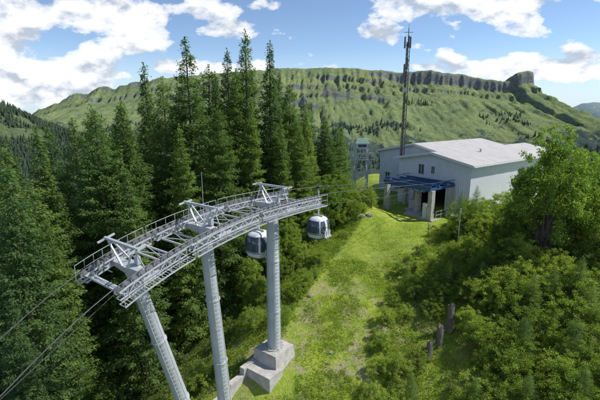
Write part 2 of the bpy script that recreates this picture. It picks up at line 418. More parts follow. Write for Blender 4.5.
CT,ST=math.cos(math.radians(12.7)),math.sin(math.radians(12.7))
main=[(-6.4,49,8.8,0,1.05),(-8.9,53,7.2,6,1.),(-3.6,47,7.3,2,1.15),(-1.5,50,2.8,4,1.1),(-11.9,45,7.2,3,1.1),(-10.2,49,4.2,5,1.),
(-15.5,47,3.4,1,1.05),(-19,51,5.3,2,1.15),(-10.6,36.5,-1.4,5,1.2),(-8.2,40,.2,4,1.2),(-16.2,38,.7,7,1.2),(-17.8,36,-.2,1,1.2),(-24,42,-1.,3,1.2),
(-21.3,47,.8,6,1.25),(-27.5,44,-1.6,0,1.2),(-21.5,31,-5.6,1,1.25),(-25,33,-4.2,7,1.25),(.3,56,1.2,1,1.1),
(-13.4,43,1.,4,1.15),(-5.2,43.5,1.6,5,1.1),(-2.9,53,4.4,0,1.1),(-14.5,33,-5,3,1.2),(-19,29.5,-8.,5,1.25),(-7.6,47,4.4,7,1.1),(-30,38,-4.6,2,1.3),(-12.9,53,5.4,1,1.1),
(-24.2,37.5,-1.4,2,1.25),(-20.5,40.5,.4,0,1.2),(-33,45,-3.4,3,1.25),(-22.5,29,-7.,3,1.2),(-26.5,36.5,-3.4,6,1.3),
(1.0,51.5,.0,5,1.25),(3.3,54.5,-1.2,4,1.3),(.1,47.5,-2.2,7,1.25),(4.9,57,-2.2,4,1.3),(-2.2,45,-1.2,5,1.2),(6.6,61,-3.2,7,1.3)]
for x,y,tz,k,w in main: put_tree(x,y,tz,None,k,w)
lim_px=[-200,0,40,60,90,120,150,190,240,290,330,345]; lim_py=[170,165,140,125,108,102,90,75,70,105,140,170]
cnt=0;tries=0; placed=[(a[0],a[1]) for a in main]
while cnt<95 and tries<6000:
    tries+=1
    x=random.uniform(-62,6); y=random.uniform(15,85); uu=x-float(AX(y))
    if uu>-13: continue
    if min((x-a)**2+(y-b)**2 for a,b in placed)<7.5: continue
    gz=float(G(x,y)); h=random.uniform(12,26)
    ok=False
    for _ in range(8):
        tz=gz+h; d=y*CT-tz*ST
        if d<8: break
        px=300+400*x/d; py=200-400*(y*ST+tz*CT)/d
        l=np.interp(px,lim_px,lim_py)
        if d<31 and px>60: l=max(l,335)
        if py>l+3: ok=True; break
        h*=.85
        if h<6: break
    if not ok or px<-120 or py>470: continue
    put_tree(x,y,None,h,random.choice([0,1,2,3,4,5,6,7,4,5]),random.uniform(.9,1.3)); placed.append((x,y)); cnt+=1
print('filler',cnt,tries)

for x,y,h in [(23.2,36.5,12.2),(26.6,37.5,9.6),(31,40,8),(35,44,8),(30.5,47,6.),(38,52,8),(29,33,7.),(27,34.5,7.5),(20.8,38.2,5.4)]:
    put_shrub(x,y,h,R=h*.30,big=True)
for x,y,h in [(-3.8,41.5,6.5),(3.2,49.,7.5),(-5,38,5.),(6.2,55,5.6),(5.2,51.5,6.),(-1.4,43,5.5),(1.2,46.6,6.)]:
    put_shrub(x,y,h,R=h*.34,big=True)
for x,y,h in [(17.8,44.6,2.2),(19.8,47.4,3.6),(21.5,46,3.6),(23.5,44.5,3.4),(20.5,43.0,3.),(25.5,48,3.6),(27,46,3.6),(22.5,41,3),(28,50,4),(24,50,3),(18.8,42,2.2),(16.6,41,1.6),(21.2,49,3.),(19,44.4,3.2),(25,42,3.4)]:
    put_shrub(x,y,h)
for x,y,h in [(18.9,45.8,5.2),(20.2,44.6,5.8)]: put_tree(x,y,None,h,0,.8,young=True)
fg=[(9.8,36.5,1.5),(11.2,35,2.1),(12,39,1.7),(14,37,2.4),(15,33.5,2.6),(17,36,3.),(18,31.5,3.2),(21.5,32,3.4),(14.2,28.4,2.6),(17.4,28,3.2),(20.8,27.4,3.4),(24,29,3.6),(8.,32.6,1.6),(7.,29.8,1.5),(7.4,27.2,2.1),(5.8,27.6,1.5),(5.6,25.2,2.),(4.6,23.4,2.),(7.,24.,2.4),(9.3,24.,2.6),(3.9,21.8,1.9),(5.9,21.8,2.5),(14.6,24.6,3.0),(17.6,23.8,3.2),(20.5,23,3.4),(8.4,22.2,2.6),(12.4,21.6,2.6),(16,21.3,2.8),(19,20.4,3.2),(15.5,39.3,2.4),(13,41.2,1.6),(23,25,3.6),(25.5,33.5,3.6),(10.6,22.2,2.2),(17.5,39.5,2.6),(8.6,34.6,1.4),(15.8,30.2,2.),(13.9,26.2,1.9),(10,38.5,1.4),(4.6,25.8,1.1),(6.2,30.6,1.0)]
for x,y,h in fg:
    if .355<x/y<.44 and y<31: continue
    put_shrub(x+random.gauss(0,.2),y+random.gauss(0,.2),h,R=h*random.uniform(.5,.66))
k=0; used=[(a[0],a[1]) for a in fg]
while k<46:
    y=random.uniform(19,41); u=random.uniform(4.6,24); x=float(AX(y))+u
    if .352<x/y<.445 and y<31.5: continue
    if min((x-a)**2+(y-b)**2 for a,b in used)<1.3: continue
    h=random.uniform(1.0,1.6)+min(1.8,(u-4.5)*.16); put_shrub(x,y,h,R=h*random.uniform(.5,.72)); used.append((x,y)); k+=1
for x,y,h in [(13.6,34.6,3.4),(16.4,33.8,3.2),(19.2,35,4.2),(11.8,23.6,3.),(16.2,26.2,4.),(19.4,25.4,4),(22.6,30.2,4.6),(18.6,29.6,4.0),(10.8,37.8,2.2),(22,27.8,4.),(14.8,22.6,3.6),(17.8,22,4),(15,36,3.4),(20.4,30,3.6),(8.,25.2,2.8),(6.2,23.,2.4)]:
    put_tree(x,y,None,h,random.randrange(2),1.0,young=True)
for i in range(56):
    y=random.uniform(25,54); x=float(AX(y))+random.uniform(-12,-5.2)
    if abs(x+2.4)<3.0 and abs(y-28)<4.2: continue
    if abs(x+4.6)<3.0 and abs(y-26)<2.8: continue
    put_shrub(x,y,random.uniform(.8,2.4))
for x,y,h in [(7.2,51.5,2.2),(8.6,53,2.6),(9.4,51.5,1.6),(6.2,50.5,2.4),(6.8,54,2.8),(8,49.8,1.4),(5.5,48.6,2.2),(7.2,48.4,1.2),(9.8,54,2.2)]: put_shrub(x,y,h)
for i in range(18):
    y=random.uniform(21,28); x=float(AX(y))+random.uniform(-15,-9)
    if abs(x+5.4)<3. and abs(y-25)<2.8: continue
    put_shrub(x,y,random.uniform(1.2,2.4))

def clear(x,y): return ((np.abs(x+2.4)<2.)&(np.abs(y-28.2)<2.2))|((np.abs(x+5.0)<2.4)&(np.abs(y-25.8)<1.6))
def undergrowth():
    n=9500; y=rng.uniform(18,62,n); u=np.where(rng.random(n)<.5,-5.0-rng.exponential(5,n),4.2+rng.exponential(8,n)); x=AX(y)+u
    k=(u>-32)&(u<38)&~((u>0)&(y>47))&~clear(x,y); x,y=x[k],y[k]
    n=11000; y2=18+24*rng.random(n); x2=AX(y2)+rng.uniform(-6,6,n); w=fbm(x2*.45,y2*.45,91,4); near=sstep(40,24,y2)
    k=(w>.60-.15*near)&~clear(x2,y2); x2,y2=x2[k],y2[k]
    r=np.random.default_rng(5)
    q=leafclumps(r,np.stack([x,y,G(x,y)+.12],-1),rng.uniform(.2,.6,len(x)),34,.06)
    q2=leafclumps(r,np.stack([x2,y2,G(x2,y2)+.05],-1),rng.uniform(.1,.30,len(x2)),18,.04)
    print('weeds',len(x2))
    o=link(bpy.data.objects.new('undergrowth',quads_mesh('undergrowth',np.concatenate([q,q2]),M_under))); o["kind"]="stuff"; o["label"]="low leafy undergrowth covering the banks"; o["category"]="undergrowth"
undergrowth()
def grass():
    n=210000; y=20+36*rng.random(n)**1.25; u=rng.uniform(-9,16,n); x=AX(y)+u
    w=fbm(x*.5,y*.5,81); wp=fbm(x*.55,y*.55,85); far=sstep(38,46,y)*(np.abs(u)<6)
    k=(rng.random(n)<(.1+1.2*w)*np.where((wp<.47)&(y<43),.18,1))&~((y>50)&(u>-2))&~clear(x,y); x,y,far=x[k],y[k],far[k]; n=len(x); z=G(x,y)
    h=rng.uniform(.07,.20,n)*(.4+1.6*fbm(x*.35,y*.35,83))*(1-.65*far); a=rng.uniform(0,6.28,n); wd=rng.uniform(.012,.035,n); lx=rng.normal(0,.07,n); ly=rng.normal(0,.07,n)
    A=np.stack([x-wd*np.cos(a),y-wd*np.sin(a),z-.02],-1);B=np.stack([x+wd*np.cos(a),y+wd*np.sin(a),z-.02],-1);C=np.stack([x+lx,y+ly,z+h],-1)
    o=link(bpy.data.objects.new('meadow_grass',quads_mesh('meadow_grass',np.stack([A,B,C],1),M_grassb,3))); o["kind"]="stuff"; o["label"]="short sunlit meadow grass"; o["category"]="grass"
grass()

# ------------------------------------------------------------------ cableway
T=np.array([-.6,-.8,0.]); S=np.array([.8,-.6,0.]); UP=np.array([0,0,1.])
P3=np.array([-2.1,29,0.])
rs=[-36,-8,-4,0,3.2,6.4,9,11.4,13.5,16,40,80]; rz=[-10.2,-6.95,-6.6,-6.4,-6.35,-6.6,-7.0,-7.55,-8.25,-9.5,-25,-52]
def rope_z(s):
    return float(np.mean([np.interp(s+k,rs,rz) for k in np.linspace(-1.4,1.4,9)]))
GA=1.65
def RP(s,side,off=0.,lat=0.):
    p=P3+T*s+S*(side*GA+lat); p[2]=rope_z(s)+off; return p
def perp(s):
    a=(rope_z(s+.3)-rope_z(s-.3))/.6; t=nrm(T+UP*a); c=np.cross(t,S); return t,c*(-1 if c[2]<0 else 1)
def tower(s,lean_k,r0,r1,label,sa,sb,foot=(1.25,.35,1.1)):
    top=P3+T*s; top[2]=rope_z(s)-.6
    d=nrm(np.array([-T[0]*lean_k,-T[1]*lean_k,-1.]))
    L=5
    while True:
        b=top+d*L
        if b[2]<float(G(b[0],b[1]))+.25 or L>30: break
        L+=.1
    e=thing('cableway_pylon',b,label,"cableway pylon","pylons of the gondola cableway")
    m=MB(); m.tube(b,top+d*-.3,r0,r1,28)
    for f in (.33,.66):
        c=b+(top-b)*f; r=r0+(r1-r0)*f; m.tube(c-d*.05,c+d*.05,r+.06,r+.06,28)
    m.build('mast_tube',M_tube,e,b,True)
    m=MB(); fr,ft,fk=foot
    gz=b[2]
    cc=np.array([b[0],b[1],gz])
    P=[]
    for zz_,k in ((-3.2,fk),(ft,1.)):
        for sx,sy in((-1,-1),(1,-1),(1,1),(-1,1)):
            q=cc+T*sx*fr*k+S*sy*fr*k; q[2]=gz+zz_; P.append(q)
    m.add(P,[(0,3,2,1),(4,5,6,7),(0,1,5,4),(1,2,6,5),(2,3,7,6),(3,0,4,7)])
    m.tube(b+UP*ft,b+UP*(ft+.07),r0+.28,r0+.28,20)
    for i in range(12):
        a=6.283*i/12; q=b+np.array([math.cos(a)*(r0+.2),math.sin(a)*(r0+.2),ft+.07]); m.tube(q,q+UP*.12,.035,.035,6)
    m.build('foundation',M_conc,e,b)
    m=MB(); side=nrm(np.array([.55,-.83,0])); lat=nrm(np.cross(side,d))
    for k in(-.2,.2):
        m.tube(b-d*1.1+side*(r0+.2)+lat*k,top+d*.3+side*(r1+.2)+lat*k,.022,.022,6)
    n=int(L/.3)
    for i in range(n):
        f=(i+.8)/n; c=b+(top-b)*f+side*(r0+(r1-r0)*f+.2); m.tube(c-lat*.2,c+lat*.2,.014,.014,5)
        if i%8==0:
            for k in(-.2,.2): m.tube(c+lat*k,c+lat*k-side*.25,.02,.02,5)
    m.build('ladder',M_galv,e,b)
    t,u=perp(s); m=MB()
    c=top.copy()
    for sd in(-1,1):
        a0=c; a1=c+S*sd*(GA+.1)
        P=[]
        for q,w,h in((a0,.26,.30),(a1,.15,.16)):
            for i,j in((-1,-1),(1,-1),(1,1),(-1,1)): P.append(q+t*i*w+u*j*h)
        m.add(P,[(0,3,2,1),(4,5,6,7),(0,1,5,4),(1,2,6,5),(2,3,7,6),(3,0,4,7)])
        m.beam(a1-t*.5,a1+t*.5,.24,.22)
    m.build('crossarm',M_galv,e,b)
    m=MB()
    for sd in(-1,1):
        for k in (-.28,.28):
            m.beam(c+S*sd*.25+t*k+u*.25,c+S*sd*1.15+u*1.5+t*k*.3,.08,.08)
        m.beam(c+S*sd*1.6+u*.15,c+S*sd*1.15+u*1.45,.05,.05)
    m.beam(c-S*1.6+u*1.55,c+S*1.6+u*1.55,.12,.16,u)
    for sd in(-1,1): m.beam(c+S*sd*1.48+u*1.55-t*.5,c+S*sd*1.48+u*1.55+t*.5,.07,.1,u)
    m.build('lifting_frame',M_galv,e,b)
    for sd in(-1,1):
        m=MB(); N=max(10,int((sb-sa)/.46)+1); ss=np.linspace(sa+.1,sb-.1,N)
        tops=[RP(k,sd,-.28) for k in ss]; bots=[RP(k,sd,-.66) for k in ss]
        for lt in(-.17,.17):
            o=S*lt
            for i in range(N-1):
                m.beam(tops[i]+o,tops[i+1]+o,.03,.09); m.beam(bots[i]+o,bots[i+1]+o,.03,.09)
                m.beam(tops[i]+o if i%2 else bots[i]+o,bots[i+1]+o if i%2 else tops[i+1]+o,.025,.045)
                m.beam(tops[i]+o,bots[i]+o,.025,.04)
        for i in range(N): m.beam(bots[i]-S*.17,bots[i]+S*.17,.03,.03)
        tr=m.build('sheave_train',M_galv,e,b)
        for i in range(N):
            m=MB(); cc=RP(ss[i],sd,-.22)
            m.tube(cc-S*.05,cc+S*.05,.2,.2,18); m.tube(cc-S*.08,cc+S*.08,.08,.08,10)
            w=m.build('sheave_wheel',M_sheave,tr,b,False)
        m=MB()
        kk=np.linspace(sa,sb,9)
        l0,l1=sd*.27,sd*.76
        for l in(l0,l1):
            for i in range(8): m.beam(RP(kk[i],sd,-.76,l),RP(kk[i+1],sd,-.76,l),.03,.07)
        for k in np.linspace(sa,sb,int((sb-sa)/.15)): m.beam(RP(k,sd,-.74,l0),RP(k,sd,-.74,l1),.022,.022)
        for i in range(8): m.tube(RP(kk[i],sd,.12,l1),RP(kk[i+1],sd,.12,l1),.017,.017,5); m.tube(RP(kk[i],sd,-.3,l1),RP(kk[i+1],sd,-.3,l1),.012,.012,5)
        for i in range(9): m.tube(RP(kk[i],sd,-.74,l1),RP(kk[i],sd,.12,l1),.017,.017,5)
        for k in np.linspace(sa+.6,sb-.6,5):
            m.beam(RP(k,sd,-.80,-.55*sd),RP(k,sd,-.80,.76*sd),.04,.05)
        m.build('catwalk',M_galv,e,b)
    m=MB(); kk=[sa+.4,s-1.2,s+1.2,sb-.4]
    for i,k in enumerate(kk): m.beam(RP(k,-1,-.66),RP(k,1,-.66),.08,.1)
    for a,b2 in((0,1),(2,3)):
        m.tube(RP(kk[a],-1,-.62),RP(kk[b2],1,-.62),.028,.028,5); m.tube(RP(kk[a],1,-.62),RP(kk[b2],-1,-.62),.028,.028,5)
    m.build('cross_brace',M_galv,e,b)
    return e,b,top
eA,bA,tA=tower(0,.0,.56,.42,"grey tubular steel cableway pylon on tapered concrete pedestal",-3.9,3.1,(1.1,.95,1.45))
eB,bB,tB=tower(6.4,.075,.50,.38,"slightly tilted grey tubular steel cableway pylon with ladder",3.3,8.9,(.95,.25,1.1))
eC,bC,tC=tower(11.4,.26,.46,.35,"strongly tilted grey tubular steel cableway pylon above forest",9.1,13.2)
m=MB(); m.tube(tB+UP*1.0,tB+UP*3.6,.02,.01,6); m.tube(tB+UP*.2,tB+UP*1.1,.04,.04,6); m.build('lightning_rod',M_galv,eB,bB)
for tt,ee,bb in((tA,eA,bA),(tB,eB,bB),(tC,eC,bC)):
    m=MB(); m.box(tt+S*.5+UP*.55-T*.1,S*.16,T*.1,UP*.22); m.build('signal_box',M_tube,ee,bb)
print('bases',bA,bB,bC)
w=MB()
w.box(bA+T*1.6+S*.35+UP*(-1.75),S*1.2,T*.75,UP*1.7)
w.build('plinth_step',M_conc,eA,bA)
# low stepped wall running from the pedestal past the foot of the middle pylon
w=MB()
dn=nrm(np.array([bB[0]-bA[0],bB[1]-bA[1],0])); Lg=math.hypot(bB[0]-bA[0],bB[1]-bA[1])
segs=4; off=S*-1.0
for i in range(segs):
    f0,f1=i/segs,(i+.995)/segs
    a=bA+dn*(1.3+(Lg+1.6-1.3)*f0)+off; b_=bA+dn*(1.3+(Lg+1.6-1.3)*f1)+off
    zt=bA[2]+.05-(bA[2]+.05-(bB[2]+.35))*(i/(segs-1))
    a=a.copy(); b_=b_.copy(); a[2]=b_[2]=zt-1.7; w.beam(a,b_,.45,3.4)
o=w.build('retaining_wall',M_conc,None,(bA+bB)/2); o["label"]="low stepped concrete wall joining the pylon footings"; o["category"]="wall"

m=MB()
for sd in(-1,1):
    pts=[RP(s,sd) for s in list(np.arange(-34.5,22,.75))+list(np.arange(22,75,6))]; m.poly(pts,.026,6)
o=m.build('haul_rope',M_rope,None,(0,0,0)); o["label"]="steel haul rope running over the pylon sheaves"; o["category"]="cable"
m=MB(); 
pts=[P3+T*s+UP*(rope_z(s)-.9) for s in [-34,-28,-22,-16,-10,-5,0]]
for i,p in enumerate(pts): p[2]-= .6*math.sin(math.pi*i/6)
m.poly(pts,.018,5); pts=[P3+T*s+UP*(rope_z(s)-1.1) for s in (0,6.4,11.2,20,40,70)]; m.poly(pts,.018,5)
o=m.build('signal_cable',M_rope,None,(0,0,0)); o["label"]="thin communication cable slung between the pylons"; o["category"]="cable"

# ------------------------------------------------------------------ gondola cabins
def cab_pt(th,z,off=0):
    f=np.interp(z,[0,.04,.2,.5,.8,1.1,1.45,1.75,1.98,2.12,2.2],[.42,.62,.80,.93,.99,1.0,.965,.88,.74,.54,.2])
    c,s=math.cos(th),math.sin(th); e=2/2.9
    return ((1.06*f+off)*math.copysign(abs(c)**e,c),(.98*f+off)*math.copysign(abs(s)**e,s),z)
def patch(t0,t1,z0,z1,off,nt_=8,nz=8):
    m=MB(); P=[]
    for j in range(nz+1):
        for i in range(nt_+1): P.append(cab_pt(t0+(t1-t0)*i/nt_,z0+(z1-z0)*j/nz,off))
    F=[(j*(nt_+1)+i,j*(nt_+1)+i+1,(j+1)*(nt_+1)+i+1,(j+1)*(nt_+1)+i) for j in range(nz) for i in range(nt_)]
    m.add(P,F); return m
def make_cabin():
    parts=[]
    m=MB(); zs=[0,.04,.12,.2,.35,.5,.65,.8,.95,1.1,1.28,1.45,1.6,1.75,1.88,1.98,2.05,2.12,2.2]; n=48
    P=[cab_pt(2*math.pi*i/n,z) for z in zs for i in range(n)]
    F=[(j*n+i,j*n+(i+1)%n,(j+1)*n+(i+1)%n,(j+1)*n+i) for j in range(len(zs)-1) for i in range(n)]+[tuple(range(n))[::-1],tuple(range((len(zs)-1)*n,len(zs)*n))]
    m.add(P,F); parts.append(('cabin_shell',m,M_white,True))
    for k in range(4):
        c=k*math.pi/2; hw=.70
        if k==1: 
            for a,b in((c-hw,c-.04),(c+.04,c+hw)): parts.append(('door',patch(a,b,.18,1.92,.012),M_galv,True)); parts.append(('window',patch(a+.05,b-.05,.72,1.86,.024),M_glass,True))
        else: parts.append(('window',patch(c-hw,c+hw,.70,1.88,.016),M_glass,True))
    parts.append(('window',patch(-.5+math.pi*1.5,.5+math.pi*1.5,.25,.55,.016),M_glass,True))
    m=MB()
    for i in range(n):
        a=cab_pt(2*math.pi*i/n,.14,.05); b=cab_pt(2*math.pi*(i+1)/n,.14,.05); m.tube(a,b,.05,.05,6)
    parts.append(('bumper_rail',m,M_dark,False))
    parts.append(('colour_stripe',patch(0,2*math.pi,.57,.65,.010,48,2),M_blue,True))
    m=MB()
    for sx in(-.35,0,.35):
        m.bx(sx-.12,sx+.12,1.02,1.22,.25,.4); m.bx(sx-.12,sx+.12,1.02,1.1,.4,.9)
    parts.append(('ski_rack',m,M_galv,False))
    m=MB(); m.beam((0,-.45,2.25),(0,.45,2.25),.1,.14); 
    for y in(-.45,.45): m.beam((0,y,2.02),(0,y,2.3),.08,.08)
    m.beam((0,0,2.25),(0,0,5.0),.10,.12,(1,0,0)); m.beam((-.35,0,2.95),(.35,0,2.95),.06,.06)
    parts.append(('hanger_arm',m,M_galv,False))
    m=MB(); m.bx(-.32,.32,-.1,.1,4.9,5.1); m.tube((-.28,.16,5.05),(.28,.16,5.05),.09,.09,10); m.tube((-.2,-.2,5.),(-.2,.25,5.),.07,.07,10)
    parts.append(('rope_grip',m,M_dark,False))
    return parts
CP=make_cabin(); cab_parts=[]
def put_cabin(s,label):
    p=RP(s,-1,-5.03); e=thing('gondola_cabin',p,label,"gondola","gondola cabins on the rope")
    e.rotation_euler=(0,0,math.atan2(T[1],T[0]))
    if not cab_parts:
        for nme,m,mat,sm in CP: cab_parts.append(m.build(nme,mat,e,(0,0,0),sm))
    else:
        for o in cab_parts:
            c=o.copy(); link(c); c.parent=e
put_cabin(-.3,"white and grey gondola cabin hanging beside a steel pylon")
put_cabin(-8.6,"white gondola cabin with dark windows hanging from the rope")

# ------------------------------------------------------------------ station building
RZ=math.atan2(-.8,.6)
st=thing('cableway_station',(19,57,-14.2),"pale blue-grey metal clad gondola station with low gabled roof","building",None,RZ)
HW=6.0; EH=7.0; RH=8.15; LEN=27
def L(m,name,mat,par=None,sm=False): return m.build(name,mat,par or st,(0,0,0),sm)
m=MB(); th=.25
def wallpoly(m,xz,y0,y1):
    n=len(xz); P=[(x,y0,z) for x,z in xz]+[(x,y1,z) for x,z in xz]
    F=[tuple(range(n)),tuple(range(n,2*n))[::-1]]+[(i,n+i,n+(i+1)%n,(i+1)%n) for i in range(n)]
    m.add(P,F)
wallpoly(m,[(-HW,4.3),(HW,4.3),(HW,EH),(0,RH),(-HW,EH)],0,th)
wallpoly(m,[(-HW,-3),(-3.0,-3),(-3.0,4.297),(-HW,4.297)],0,th)
wallpoly(m,[(2.4,-3),(HW,-3),(HW,4.297),(2.4,4.297)],0,th)
m.bx(HW-th,HW,th+.002,LEN,-3,EH-.1); m.bx(-HW,-HW+th,th+.002,LEN,-3,EH-.1)
wallpoly(m,[(-HW+.26,-3),(HW-.26,-3),(HW-.26,EH-.1),(0,RH-.15),(-HW+.26,EH-.1)],LEN-th,LEN)
L(m,'wall',M_side)
m=MB(); ov=.6
for sd in(-1,1):
    sl=(RH-EH)/HW
    x1=sd*(HW+ov); z1=EH-sl*ov
    P=[(0,-ov,RH),(x1,-ov,z1),(x1,LEN+ov,z1),(0,LEN+ov,RH)]; P+=[(a,b,c+.22) for a,b,c in P]
    m.add(P,[(0,1,2,3),(4,7,6,5),(0,4,5,1),(1,5,6,2),(2,6,7,3),(3,7,4,0)])
roof=L(m,'roof',M_roof)
m=MB(); sl=(RH-EH)/HW
for sd in(-1,1): m.beam((0,-ov-.05,RH+.1),(sd*(HW+ov),-ov-.05,EH-sl*ov+.1),.08,.34)
m.beam((HW+ov+.07,-ov,EH-sl*ov+.05),(HW+ov+.07,LEN,EH-sl*ov+.05),.12,.16)
L(m,'roof_trim',M_white,roof)
m=MB(); y=9; m.tube((2,y,RH-.6),(2,y,RH+.2),.14,.14,10); m.tube((2,y,RH+.2),(2,y,RH+.32),.24,.2,10)
L(m,'roof_vent',M_galv,roof)
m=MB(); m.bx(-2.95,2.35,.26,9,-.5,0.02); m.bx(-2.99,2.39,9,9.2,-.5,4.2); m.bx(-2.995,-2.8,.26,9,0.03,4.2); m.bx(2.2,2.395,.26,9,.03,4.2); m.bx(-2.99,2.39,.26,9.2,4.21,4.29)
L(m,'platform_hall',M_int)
def window(par,x0,x1,z0,z1):
    y=0.; w=MB(); f=.09
    w.bx(x0,x0+f,-.06,.02,z0,z1);w.bx(x1-f,x1,-.06,.02,z0,z1);w.bx(x0+f,x1-f,-.06,.02,z0,z0+f);w.bx(x0+f,x1-f,-.06,.02,z1-f,z1)
    xm=(x0+x1)/2; w.bx(xm-.03,xm+.03,-.055,.02,z0+f,z1-f)
    p=MB(); p.bx(x0+f,x1-f,-.02,-.005,z0+f,z1-f)
    po=p.build('window',M_glass,par); w.build('frame',M_white,po)
window(st,-2.4,-1.3,4.9,6.5); window(st,-.2,.5,5.2,6.4)
def swindow(par,y0,y1,z0,z1,X):
    f=.09; w=MB(); w.bx(X-.02,X+.06,y0,y0+f,z0,z1); w.bx(X-.02,X+.06,y1-f,y1,z0,z1); w.bx(X-.02,X+.06,y0+f,y1-f,z0,z0+f); w.bx(X-.02,X+.06,y0+f,y1-f,z1-f,z1)
    p=MB(); p.bx(X+.003,X+.02,y0+f,y1-f,z0+f,z1-f); po=p.build('window',M_glass,par); w.build('frame',M_white,po)
for y in(13,18): swindow(st,y,y+2.2,4.4,5.6,HW)
m=MB(); m.bx(HW+.003,HW+.06,.8,1.9,0.2,2.4); L(m,'door',M_greenr)
m=MB(); m.bx(4.3,5.4,-.05,-.003,0.52,2.7); L(m,'door',M_white)
m=MB(); m.bx(-3.9,4.2,-5.4,-.02,-3.5,.03); m.bx(4.22,6.1,-2.5,-.02,-3.,.5)
L(m,'platform',M_conc)
m=MB(); zf=4.1; XL,XR,YF=-3.8,3.7,-5.6
for x in(XL,XR): m.beam((x,YF,zf),(x,-.02,zf),.2,.34)
for y in(YF,-3.8,-2.1,-.5): m.beam((XL-.2,y,zf+.32),(XR+.2,y,zf+.32),.14,.26)
for x in(-2.5,-1.4,1.2,2.4): m.beam((x,YF-.2,zf-.32),(x,-.02,zf-.32),.1,.22)
for x in(XL,XR):
    for k in range(3): m.beam((x,YF+k*1.7,zf+.1),(x,YF+.85+k*1.7,zf+.75),.05,.05); m.beam((x,YF+.85+k*1.7,zf+.75),(x,YF+1.7+k*1.7,zf+.1),.05,.05)
    m.beam((x,YF,zf+.78),(x,-.02,zf+.78),.07,.07)
m.bx(XL-.1,XR+.1,YF-.12,YF-.06,zf-.2,zf+.42)
L(m,'terminal_frame',M_blue)
m=MB()
for x in(-2.0,1.8):
    for k in range(9): m.tube((x-.07,YF+.3+k*.55,zf-.62),(x+.07,YF+.3+k*.55,zf-.62),.22,.22,12)
m.tube((-.1,-2.7,zf-.4),(-.1,-2.7,zf-.2),1.7,1.7,32)
L(m,'conveyor_tyres',M_dark)
for x,y0,y1,wd in((XL,YF+.2,YF+.9,.3),(XR,YF+.2,YF+.9,.3),(-.1,-3.1,-2.4,.33),(XL,-1.2,-.6,.26),(XR,-1.2,-.6,.26)):
    m=MB(); m.bx(x-wd,x+wd,y0,y1,-3.2,zf-.18 if abs(x)>1 else zf-.42); L(m,'support_pillar',M_conc)
for x in(-3.85,4.1):
    m=MB()
    for y in np.arange(-4.4,-.5,1.1): m.tube((x,y,.03),(x,y,1.1),.025,.025,6)
    for z in(.6,1.1): m.tube((x,-4.4,z),(x,-.6,z),.025,.025,6)
    L(m,'handrail',M_galv)
m=MB(); m.bx(2.3,2.9,-4.9,-4.5,.03,2.0); L(m,'control_cabinet',M_white)
m=MB(); m.bx(-2.3,-1.2,-1.9,-.9,.03,1.3); L(m,'equipment_box',M_galv)

bk=thing('equipment_hall',(19.5,68,-14.2),"large pale metal clad hall with low pitched roof","building",None,RZ)
m=MB(); H2=7.7; E2=6.9; R2=8.5; L2=20.2
wallpoly(m,[(-H2,-5),(-.8,-5),(-.8,R2-(R2-E2)*.8/H2-.05),(-H2,E2)],0,.25)
m.bx(-H2,-H2+.25,.252,L2,-5,E2-.1); wallpoly(m,[(-H2+.26,-5),(H2-1,-5),(H2-1,E2-.1),(0,R2-.15),(-H2+.26,E2-.1)],L2-.25,L2)
wallpoly(m,[(-.795,E2-1),(4,E2-1),(4,R2-(R2-E2)*4/H2-.05),(0,R2-.05),(-.795,R2-(R2-E2)*.8/H2-.05)],0,.25)
m.build('wall',M_side,bk)
m=MB()
for sd in(-1,1):
    sl=(R2-E2)/H2; x1=sd*(H2+ov); z1=E2-sl*ov
    P=[(0,-ov,R2),(x1,-ov,z1),(x1,L2+ov,z1),(0,L2+ov,R2)]; P+=[(a,b,c+.22) for a,b,c in P]
    m.add(P,[(0,1,2,3),(4,7,6,5),(0,4,5,1),(1,5,6,2),(2,6,7,3),(3,7,4,0)])
rf=m.build('roof',M_roof,bk)
m=MB(); sl=(R2-E2)/H2
for sd in(-1,1): m.beam((0,-ov-.05,R2+.1),(sd*(H2+ov),-ov-.05,E2-sl*ov+.1),.08,.34)
m.build('roof_trim',M_white,rf)
window(bk,-6.3,-5.1,1.6,3.2)
m=MB(); m.bx(-2.6,-1.4,-.05,-.003,-.3,2.1); m.build('door',M_greenr,bk)

# ------------------------------------------------------------------ antenna mast
am=thing('antenna_mast',(16.8,66,-15),"tall slender dark lattice antenna mast beside the station","antenna mast")
m=MB(); hT=27.3; w0=.42; w1=.28
def mp(k,z):
    w=w0+(w1-w0)*z/hT; a=math.radians(90+120*k); return (w*math.cos(a),w*math.sin(a),z)
nz=40
for k in range(3):
    m.tube(mp(k,0),mp(k,hT-2),.065,.05,6)
    for i in range(nz-3):
        z0=i*hT/nz; z1=(i+1)*hT/nz; m.tube(mp(k,z0),mp((k+1)%3,z1),.032,.032,4); m.tube(mp(k,z1),mp((k+1)%3,z1),.032,.032,4)
m.tube((0,0,0),(0,0,hT),.07,.06,8)
m.build('lattice_shaft',M_mast,am)
m=MB()
for z,a in((hT-2.9,.5),(hT-2.9,2.6),(hT-2.9,4.7),(hT-6.,1.2),(hT-7.,3.6)):
    c=(math.cos(a)*.5,math.sin(a)*.5,z); m.tube(c,(c[0],c[1],z+1.7),.12,.12,8); m.tube((0,0,z+.4),(c[0],c[1],z+.4),.03,.03,5)
m.tube((0,0,hT),(0,0,hT+.7),.03,.02,5)
m.tube((-.7,0,hT-.6),(.7,0,hT-.6),.04,.04,5)
m.build('antenna',M_mast,am)
m=MB(); m.tube((-.3,-.45,hT-9.2),(-.35,-.75,hT-9.2),.3,.34,16); m.build('dish_antenna',M_tube,am)

